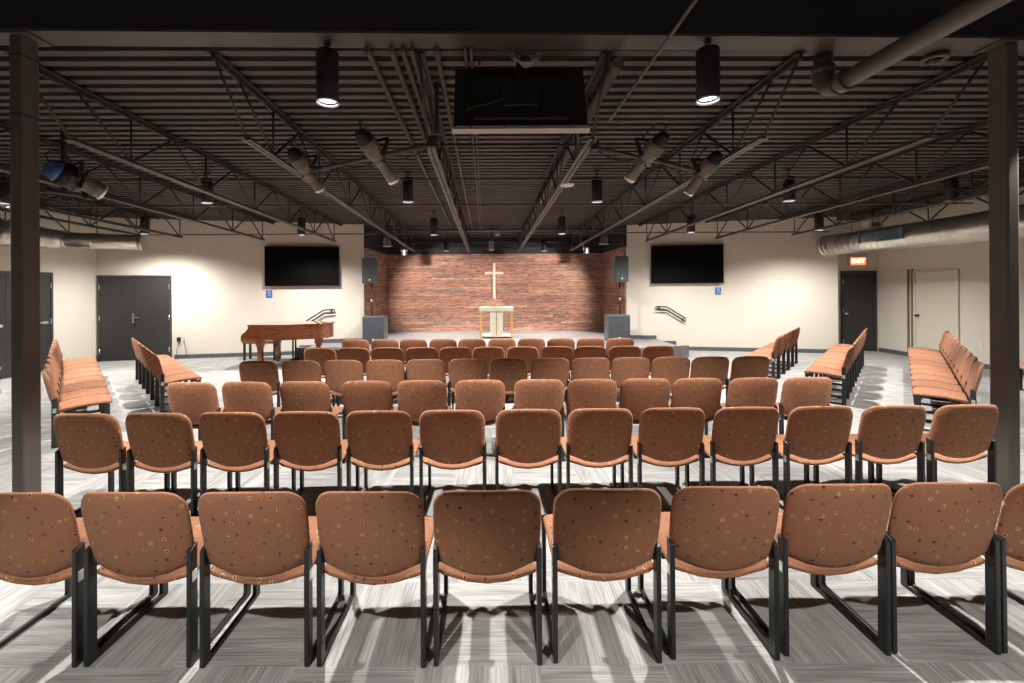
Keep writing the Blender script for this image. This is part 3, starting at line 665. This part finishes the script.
# ------------------------------------------------------------------ televisions, signs, outlets
def wall_frame(PQ, x, off, z):
    p = at_x(*PQ, x); mt, L = frame_mat(*PQ); M4 = mt.copy(); n = Vector((mt[0][1], mt[1][1])); q = p+n*off
    M4[0][3], M4[1][3], M4[2][3] = q.x, q.y, z
    return M4     # local x along wall, y into the room, z up
def tv(label, PQ, px0, px1, py0, py1):
    def hit(px):
        u = (px-PX)/F; p, q = PQ; k = (q.y-p.y)/(q.x-p.x); y = (p.y-k*p.x)/(1-k*u); return u*y, y
    xa, ya = hit(px0); xb, yb = hit(px1); w = math.hypot(xb-xa, yb-ya)*0.985; xc = (xa+xb)/2; yc = (ya+yb)/2
    zc = DP((px0+px1)/2, (py0+py1)/2, yc-0.1).z; h = w*0.5625
    root = thing('television', label, 'television', group='wall televisions'); root.matrix_world = wall_frame(PQ, xc, 0.09, zc)
    m = MB(); m.b6(-w/2, w/2, -0.03, 0.03, -h/2, h/2, bevel=0.006); m.build('casing', 'black', root)
    m = MB(); m.b6(-w/2+0.012, w/2-0.012, 0.0302, 0.033, -h/2+0.016, h/2-0.012); m.build('screen', 'gloss_black', root)
    m = MB(); m.b6(-0.3, 0.3, -0.085, -0.03, -0.2, 0.2); m.build('wall_mount', 'frame', root)
    return root
tv('large black television on the angled wall above the piano', (A, B), 265.5, 340.5, 246.3, 286.5)
tv('large black television on the right angled wall above the handrail', (Cc, D), 650, 723, 245, 283.8)
def blue_sign(label, PQ, px, py):
    u = (px-PX)/F; p, q = PQ; k = (q.y-p.y)/(q.x-p.x); y = (p.y-k*p.x)/(1-k*u); z = DP(px, py, y).z
    root = thing('wall_sign', label, 'sign', group='blue and white signs below the televisions'); root.matrix_world = wall_frame(PQ, u*y, 0.008, z)
    m = MB(); m.b6(-0.075, 0.075, -0.006, 0.006, -0.1, 0.1, bevel=0.003); m.build('plate', 'blue', root)
    m = MB(); pts = []
    for k in range(15):
        a = math.radians(200-k*22); pts.append((0.036*math.cos(a), 0.009, 0.028+0.036*math.sin(a)))
    m.tube(pts+[(0.0, 0.009, -0.02), (-0.01, 0.009, -0.05), (-0.035, 0.009, -0.062)], 0.009, 6); m.tube([(0.03, 0.009, -0.07), (0.06, 0.009, -0.03)], 0.007, 6)
    m.build('symbol', 'white', root)
blue_sign('small blue and white sign under the left television', (A, B), 269.3, 294)
blue_sign('small blue and white sign under the right television', (Cc, D), 718, 291)
def plate(M4, label, cable=False, blackbox=False):
    root = thing('wall_outlet', label, 'outlet'); root.matrix_world = M4
    m = MB(); m.b6(-0.04, 0.04, -0.004, 0.004, -0.06, 0.06, bevel=0.002); pl = m.build('cover_plate', 'white', root)
    m = MB()
    for z in (-0.025, 0.025): m.b6(-0.014, 0.014, 0.004, 0.006, z-0.012, z+0.012)
    m.build('sockets', 'black' if blackbox else 'door_cream', root)
    if cable:
        m = MB(); m.b6(-0.16, -0.08, 0.0, 0.04, -0.05, 0.07, bevel=0.006); m.build('black_box', 'black', root)
        m = MB(); m.tube([(0.0, 0.006, -0.01), (0.02, 0.05, -0.08), (0.05, 0.06, -0.2), (0.06, 0.06, -0.35), (0.05, 0.07, -0.47)], 0.006, 6); m.build('cord', 'black', root)
        m = MB(); m.tube([(-0.12, 0.02, -0.05), (-0.14, 0.05, -0.2), (-0.16, 0.06, -0.4), (-0.1, 0.07, -0.47)], 0.006, 6); m.build('cord', 'black', root)
plate(wall_frame((A, B), -8.0, 0.006, 0.49), 'wall outlet with black box and dangling cords right of the double door', True, True)
r4 = Matrix.Rotation(PI/2, 4, 'Z'); r4[0][3], r4[1][3], r4[2][3] = RW-0.006, 9.26, 0.5
plate(r4, 'small white outlet plate low on the cream right wall')
# exit sign
mt = wall_frame((E1, E2), (860-PX)/F*11.75, 0.05, DP(860, 261, 11.7).z)
root = thing('exit_sign', 'glowing red EXIT sign above the dark single door', 'exit sign'); root.matrix_world = mt
m = MB(); m.b6(-0.2, 0.2, -0.045, 0.02, -0.125, 0.125, bevel=0.008); m.build('casing', 'white', root)
m = MB(); m.b6(-0.18, 0.18, 0.02, 0.024, -0.105, 0.105); m.build('face', 'exit', root)
cu = bpy.data.curves.new('exit_text', 'FONT'); cu.body = 'EXIT'; cu.size = 0.155; cu.align_x = 'CENTER'; cu.align_y = 'CENTER'; cu.extrude = 0.003; cu.offset = 0.004
cu.materials.append(MAT['exit_letters'])
tmp = bpy.data.objects.new('exit_text', cu); C.objects.link(tmp); bpy.context.view_layer.update()
me = bpy.data.meshes.new_from_object(tmp.evaluated_get(bpy.context.evaluated_depsgraph_get())); bpy.data.objects.remove(tmp)
to = bpy.data.objects.new('lettering', me); C.objects.link(to); to.parent = root
to.matrix_local = Matrix(((1, 0, 0, 0), (0, 0, -1, 0.0275), (0, 1, 0, 0), (0, 0, 0, 1)))

# ------------------------------------------------------------------ loudspeakers
def speaker_set(s, side):
    sx = -3.16 if s < 0 else 3.43; y = 11.5
    root = thing('subwoofer', f'dark grey subwoofer standing at the {side} edge of the stage', 'subwoofer', (sx, y, ZS), s*-0.03)
    m = MB(); m.b6(-0.29, 0.29, 0.01, 0.5, 0.02, 0.745, bevel=0.012); m.build('cabinet', 'speaker_side', root)
    m = MB(); m.b6(-0.275, 0.275, -0.008, 0.012, 0.035, 0.73, bevel=0.01); m.build('grille', 'speaker', root)
    m = MB(); m.lathe([(0.0, 0.0), (0.03, 0.0), (0.028, 0.006), (0.0, 0.007)], Matrix.Translation((0, -0.008, 0.12)) @ Matrix.Rotation(PI/2, 4, 'X'), 14, cap=False); tag(m.build('badge', 'white', root), 'small white round badge')
    m = MB()
    for fx in (-0.22, 0.22):
        for fy in (0.08, 0.42): m.lathe([(0.03, 0.0), (0.035, 0.02)], Matrix.Translation((fx, fy, 0)), 10)
    m.build('rubber_feet', 'black', root)
    lx = -3.26 if s < 0 else 3.52
    p = thing('speaker_pole', f'thin pole joining the {side} subwoofer and loudspeaker', 'speaker pole', (lx, y+0.25, ZS+0.747))
    m = MB(); m.tube([(0, 0, 0), (0, 0, H+0.139-ZS-0.747)], 0.018, 10); m.build('tube', 'frame', p)
    m = MB(); m.tube([(0, 0, 0.38), (0, 0, 0.46)], 0.026, 10); m.build('collar', 'chrome', p)
    q = thing('loudspeaker', f'dark grey loudspeaker on a pole at the {side} edge of the stage', 'loudspeaker', (lx, y+0.06, H+0.14), s*-0.22 if s < 0 else 0.22)
    m = MB(); m.prism([(-0.2, 0.0), (0.2, 0.0), (0.2, 0.1), (0.12, 0.36), (-0.12, 0.36), (-0.2, 0.1)], 'z', 0.0, 0.69); m.build('cabinet', 'speaker_side', q)
    m = MB(); m.b6(-0.19, 0.19, -0.014, 0.0, 0.015, 0.675, bevel=0.006); m.build('grille', 'speaker', q)
    m = MB(); m.lathe([(0.0, 0.0), (0.028, 0.0), (0.026, 0.006), (0.0, 0.007)], Matrix.Translation((0, -0.014, 0.1)) @ Matrix.Rotation(PI/2, 4, 'X'), 14, cap=False); tag(m.build('badge', 'badge' if s < 0 else 'white', q), 'small round badge')
speaker_set(-1, 'left'); speaker_set(1, 'right')

# ------------------------------------------------------------------ cross and altar
p = DP(494.3, 298.5, YB-0.06)
root = thing('wall_cross', 'slim pale wooden cross on the reddish board wall', 'cross', (p.x, YB-0.035, p.z))
m = MB(); m.b6(-0.045, 0.045, -0.03, 0.03, 0, 1.23, bevel=0.005); m.build('upright', 'cross', root)
m = MB(); m.b6(-0.32, 0.32, -0.034, 0.026, 0.84, 0.92, bevel=0.005); m.build('crossbar', 'cross', root)
p = FP(496.5, 338.5, ZS)
root = thing('altar_table', 'cream altar table with oak legs and twin centre panels on stage', 'altar table', (p.x, p.y, ZS))
m = MB(); m.b6(-0.5, 0.5, 0.0, 0.55, 0.80, 0.92, bevel=0.006); m.build('tabletop', 'altar', root)
m = MB(); m.b6(-0.47, 0.47, 0.02, 0.53, 0.04, 0.09, bevel=0.004); m.build('bottom_shelf', 'altar', root)
for x in (-0.46, 0.46):
    for y in (0.04, 0.5):
        m = MB(); m.b6(x-0.03, x+0.03, y-0.025, y+0.025, 0.0, 0.80, bevel=0.003); tag(m.build('leg', 'oak', root), 'honey oak leg')
for x0, x1 in ((-0.19, -0.012), (0.012, 0.19)):
    m = MB(); m.b6(x0, x1, 0.06, 0.12, 0.09, 0.80, bevel=0.006); m.build('centre_panel', 'altar', root)
m = MB(); m.b6(-0.012, 0.012, 0.08, 0.1, 0.09, 0.8); m.b6(-0.06, 0.06, 0.045, 0.06, 0.55, 0.562); m.build('cross_inlay', 'oak', root)

# ------------------------------------------------------------------ grand piano
def piano():
    root = thing('grand_piano', 'reddish mahogany grand piano before the left television wall', 'piano', (-5.62, 9.75, 0))
    def smooth(pts, n=6):
        out = []; P = [Vector((*p, 0)) for p in pts]
        for i in range(len(P)-1):
            p0, p1, p2, p3 = P[max(i-1, 0)], P[i], P[i+1], P[min(i+2, len(P)-1)]
            for k in range(n):
                t = k/n; out.append((0.5*((2*p1)+(-p0+p2)*t+(2*p0-5*p1+4*p2-p3)*t*t+(-p0+3*p1-3*p2+p3)*t**3))[:2])
        return out+[pts[-1]]
    curve = smooth([(0.62, 0.0), (0.92, 0.015), (1.12, 0.09), (1.3, 0.19), (1.48, 0.24), (1.64, 0.30), (1.74, 0.46), (1.76, 0.75), (1.69, 0.96), (1.55, 1.05)], 5)
    outl = [(0.10, 0.0)]+curve+[(0.10, 1.05)]
    def scale(o, k): return [(0.1+(x-0.1)*k if x > 0.1 else x-0.01, 0.52+(y-0.52)*k) for x, y in o]
    m = MB(); m.prism(outl, 'z', 0.63, 0.955); m.build('rim', 'mahogany', root)
    m = MB(); m.prism(scale(outl, 1.018), 'z', 0.957, 0.985); m.build('lid', 'mahogany', root)
    m = MB(); m.b6(-0.06, 0.34, -0.012, 1.062, 0.60, 0.71, bevel=0.008); m.build('keybed', 'mahogany', root)
    for y0 in (0.0, 0.98):
        m = MB(); m.prism([(-0.06, 0.71), (0.1, 0.71), (0.1, 0.9), (0.04, 0.82), (-0.03, 0.78)], 'y', y0-0.008, y0+0.078); m.build('key_arm', 'mahogany', root)
    m = MB(); m.b6(-0.05, 0.09, 0.075, 0.975, 0.711, 0.73); m.build('keys', 'keys', root)
    def leg(x, y):
        m = MB()
        for z0, z1, w in ((0.5, 0.63, 0.075), (0.44, 0.5, 0.06), (0.1, 0.44, 0.05), (0.06, 0.1, 0.06)):
            m.b6(x-w, x+w, y-w, y+w, z0, z1, bevel=0.008)
        lg = m.build('leg', 'mahogany', root)
        m = MB(); m.tube([(x, y-0.025, 0.03), (x, y+0.025, 0.03)], 0.03, 14); tag(m.build('caster', 'black', lg), 'black caster')
    leg(0.32, 0.12); leg(0.32, 0.92); leg(1.5, 0.52)
    m = MB()
    for y in (0.48, 0.62): m.bar((0.9, y, 0.12), (0.9, y, 0.64), 0.03)
    m.b6(0.86, 0.96, 0.42, 0.68, 0.05, 0.14, bevel=0.006); m.build('pedal_lyre', 'black', root)
    m = MB()
    for y in (0.48, 0.55, 0.62): m.b6(0.76, 0.88, y-0.012, y+0.012, 0.07, 0.08)
    m.build('pedals', 'badge', root)
    b = thing('piano_bench', 'dark wooden bench standing behind the piano legs', 'bench', (-5.85, 10.98, 0))
    m = MB(); m.b6(-0.42, 0.42, -0.17, 0.17, 0.42, 0.49, bevel=0.012); m.build('seat', 'mahogany', b)
    for x in (-0.38, 0.38):
        for y in (-0.13, 0.13): m = MB(); m.b6(x-0.022, x+0.022, y-0.022, y+0.022, 0, 0.42); m.build('leg', 'black', b)
piano()

# ------------------------------------------------------------------ stacking chair
def seat_w_line(z):
    pass
def back_outline(n=56):
    """outline (x,z) of the backrest: nearly straight sides, round top corners, bowed lower edge"""
    pts = []
    def arc(cx, cz, rx, rz, a0, a1, k):
        for i in range(k): a = math.radians(a0+(a1-a0)*i/(k-1)); pts.append((cx+rx*math.cos(a), cz+rz*math.sin(a)))
    arc(0.158, 0.758, 0.098, 0.10, 8, 78, 8)          # top right corner
    pts += [(0.10, 0.8635), (0.04, 0.8655), (-0.04, 0.8655), (-0.10, 0.8635)]
    arc(-0.158, 0.758, 0.098, 0.10, 102, 172, 8)
    pts += [(-0.257, 0.72), (-0.257, 0.66), (-0.255, 0.59), (-0.25, 0.535)]
    arc(-0.205, 0.500, 0.042, 0.045, 178, 236, 5)
    pts += [(-0.17, 0.443), (-0.12, 0.424), (-0.06, 0.412), (0.0, 0.408), (0.06, 0.412), (0.12, 0.424), (0.17, 0.443)]
    arc(0.205, 0.500, 0.042, 0.045, 304, 362, 5)
    pts += [(0.25, 0.535), (0.255, 0.59), (0.257, 0.66), (0.257, 0.72)]
    return pts
def pillow(outline, centre, place, thick, rings=(0.25, 0.5, 0.72, 0.87, 0.96, 1.0)):
    """closed pad: outline (u,v) -> place(u,v,offset)"""
    m = MB(); bm = m.bm; n = len(outline)
    def T(r): return thick*math.sqrt(max(0.0, 1-r**7)) if r < 1 else 0.0
    faces = []
    prevs = {}
    for side in (1, -1):
        c = bm.verts.new(place(centre[0], centre[1], side*T(0)))
        last = None
        for r in rings:
            if r == 1.0:
                if side == 1:
                    edge = [bm.verts.new(place(u, v, 0)) for u, v in outline]; ring = edge; prevs['edge'] = edge
                else: ring = prevs['edge']
            else:
                ring = [bm.verts.new(place(centre[0]+(u-centre[0])*r, centre[1]+(v-centre[1])*r, side*T(r))) for u, v in outline]
            for k in range(n):
                if last is None: bm.faces.new((c, ring[k], ring[(k+1) % n]))
                else: bm.faces.new((last[k], ring[k], ring[(k+1) % n], last[(k+1) % n]))
            last = ring
    return m
def make_chair():
    root = thing('stacking_chair', 'chair', 'chair')
    def bp(x, z, o):
        t = (z-0.39)/0.485
        y = 0.0-0.105*t+0.03*(t-0.5)**2 + 0.66*x*x      # lean and wrap: sides come forward
        return Vector((x, y-o, z))
    m = pillow(back_outline(), (0, 0.63), bp, 0.02)
    m.build('backrest', 'fabric', root, smooth=True, uvfn=lambda c: (c.x+0.31, c.z*1.02))
    out = []
    def arc(cx, cy, rx, ry, a0, a1, k):
        for i in range(k): a = math.radians(a0+(a1-a0)*i/(k-1)); out.append((cx+rx*math.cos(a), cy+ry*math.sin(a)))
    arc(0.200, 0.44, 0.052, 0.06, 0, 90, 6); out.extend([(0.1, 0.504), (0, 0.506), (-0.1, 0.504)])
    arc(-0.200, 0.44, 0.052, 0.06, 90, 180, 6); out.extend([(-0.252, 0.34), (-0.25, 0.2), (-0.248, 0.1)])
    arc(-0.224, 0.045, 0.024, 0.03, 180, 268, 5); out.extend([(-0.1, 0.014), (0, 0.012), (0.1, 0.014)])
    arc(0.224, 0.045, 0.024, 0.03, 272, 360, 5); out.extend([(0.248, 0.1), (0.25, 0.2), (0.252, 0.34)])
    def sp(x, y, o):
        k = min(1.15, max(0.0, (0.22-y)/0.21))
        z = 0.442 - 0.066*k*(1-(x/0.26)**2) - 0.012*k - 0.018*max(0.0, (y-0.4)/0.1)**2
        return Vector((x, y, z+o))
    m = pillow(out, (0, 0.26), sp, 0.024)
    m.build('seat', 'fabric', root, smooth=True, uvfn=lambda c: (c.x*1.0+0.71, c.y+0.13))
    for s in (-1, 1):
        m = MB(); x = s*0.2465
        poly = [(-0.026, 0.0), (0.466, 0.0), (0.472, 0.006), (0.472, 0.42), (0.428, 0.42), (0.428, 0.034), (0.42, 0.024), (0.03, 0.024), (0.022, 0.034), (0.022, 0.572), (-0.026, 0.552), (-0.031, 0.006)]
        m.prism(poly, 'x', x-0.0115, x+0.0115)
        fr = m.build('side_frame', 'frame', root)
        bv = fr.modifiers.new('soft', 'BEVEL'); bv.width = 0.005; bv.segments = 2; bv.limit_method = 'ANGLE'
        m = MB(); m.b6(x+s*0.0115, x+s*0.0135, -0.018, 0.014, 0.40, 0.45, bevel=0.0008) if s > 0 else m.b6(x-0.0135, x-0.0115, -0.018, 0.014, 0.40, 0.45, bevel=0.0008)
        tag(m.build('link_plate', 'chrome', fr), 'pale steel link plate')
    for y in (0.16, 0.43):
        m = MB(); m.bar((-0.236, y, 0.385), (0.236, y, 0.385), 0.03, 0.02, bevel=0.004); m.build('seat_rail', 'frame', root)
    for s in (-1, 1):
        m = MB(); m.bar((s*0.236, 0.0, 0.49), (s*0.222, 0.018, 0.495), 0.014, 0.03, bevel=0.003); m.build('back_bracket', 'frame', root)
    return root
proto = make_chair(); used = [False]
bpy.context.view_layer.update()
def put(x, y, rz, label, group):
    o = proto if not used[0] else copy_tree(proto); used[0] = True
    o.location = (x, y, 0); o.rotation_euler = (0, 0, rz); o['label'] = label; o['group'] = group
    return o
# nearest full row, from leg positions
r1 = [(22, 668.5), (137, 668.3), (254, 668.5), (371, 668.5), (488, 666.8), (608, 664.3), (726, 661), (838.5, 657), (947.5, 655.2), (1057, 654)]
for i, (px, py) in enumerate(r1):
    p = FP(px, py); put(p.x, p.y+0.03, random.uniform(-0.02, 0.02), f'rust confetti patterned chair, {ORD[i]} from left in the full row nearest the camera', 'chairs in the row nearest the camera')
rows = [
 ('second straight row', [87, 159, 232.5, 306, 379, 452, 528.5, 600, 672, 746, 820, 893, 965], 415.2, 406.2),
 ('third straight row', [192, 247, 305, 367, 422, 480, 539, 592, 645, 697, 753, 807], 383.3, 378.2),
 ('fourth straight row', [258.5, 301, 343.5, 385, 426, 468, 508.5, 550, 590.5, 630.5, 671, 710, 750.5], 361.8, 357.0),
 ('fifth straight row', [320, 353.5, 387.5, 422, 455.5, 488.5, 522.3, 557, 590, 624.5, 658], 348.6, 346.4),
 ('sixth straight row', [355.5, 385, 413.5, 443, 472, 502, 531.5, 561, 590.5, 620], 340.0, 338.6)]
for nm, xs_, ya, yb in rows:
    for i, px in enumerate(xs_):
        t = (px-xs_[0])/(xs_[-1]-xs_[0]); p = FP(px, ya+(yb-ya)*t, 0.853)
        put(p.x*(p.y+0.068)/p.y, p.y+0.10, random.uniform(-0.004, 0.004), f'rust brown upholstered chair, {ORD[i]} from left in the {nm} from the camera', f'chairs in the {nm}')
# chairs whose top edges just show at the bottom of the view
for i, (px, py) in enumerate(((772, 681.0), (934, 679.6))):
    p = FP(px, py, 0.455); put(p.x, p.y-0.49, 0, 'chair with only its seat front edge showing at the bottom border, ' + ('left of the two' if i == 0 else 'right of the two'), 'chairs at the bottom border')
# angled side blocks: rear joint line from j0, direction, count, facing
def angled(j0, d, n, face_left, where, group):
    d = Vector(d).normalized(); rz = math.atan2(d.y, d.x) if face_left else math.atan2(-d.y, -d.x)
    for i in range(n):
        c = Vector(j0)+d*(0.553*(i+0.5)); put(c.x, c.y, rz, f'rust chair, {ORD[i]} from near end, {where}', group)
Rd = (0.69, 0.725); Ld = (-0.70, 0.714)
angled((5.20, 7.95), (0.68, 0.735), 5, True, 'angled row by the right television', 'angled row by the right television')
angled((5.27, 6.44), Rd, 8, True, 'short angled row in front of the exit door', 'angled row before the exit door')
angled((5.60, 5.0), Rd, 10, True, 'long angled row along the right wall', 'angled row along the right wall')
angled((8.55, 6.2), Rd, 2, True, 'angled row right of the right column', 'angled row outside the right column')
angled((-4.77, 6.24), Ld, 6, False, 'short angled row before the grey double door', 'angled row before the double door')
angled((-4.95, 4.87), Ld, 9, False, 'long angled row beside the left column', 'angled row along the left wall')
angled((-8.33, 6.55), Ld, 2, False, 'angled row left of the left column', 'angled row outside the left column')

# ------------------------------------------------------------------ stage and wall lighting
for p, tx in ((a1, -1.6), (a2, 1.6)):
    spot((p.x, p.y, p.z-0.02), (tx, 14.6, 1.5), 800, 62, 0.6, 0.05, (1.0, 0.93, 0.86))

# ------------------------------------------------------------------ the roof grid stands slightly turned to the view
bpy.context.view_layer.update()
for o in SC.objects:
    if o.parent is None and (o.name == 'ceiling' or o.name.split('.')[0] in ('roof_joist', 'bracing_rod', 'electrical_conduit', 'sprinkler_main')):
        o.matrix_world = Matrix.Rotation(0.011, 4, 'Z') @ Matrix.Translation((0.085, 0, 0)) @ o.matrix_world
# ------------------------------------------------------------------ world, view
w = bpy.data.worlds.new('world'); SC.world = w; w.use_nodes = True
w.node_tree.nodes['Background'].inputs[0].default_value = (0.02, 0.02, 0.022, 1)
SC.view_settings.view_transform = 'Standard'; SC.view_settings.look = 'None'; SC.view_settings.gamma = 1.0; SC.view_settings.use_curve_mapping = False
SC.view_settings.exposure = 0.3
SC.cycles.max_bounces = 10; SC.cycles.diffuse_bounces = 3; SC.cycles.glossy_bounces = 4
SC.cycles.sample_clamp_indirect = 6.0
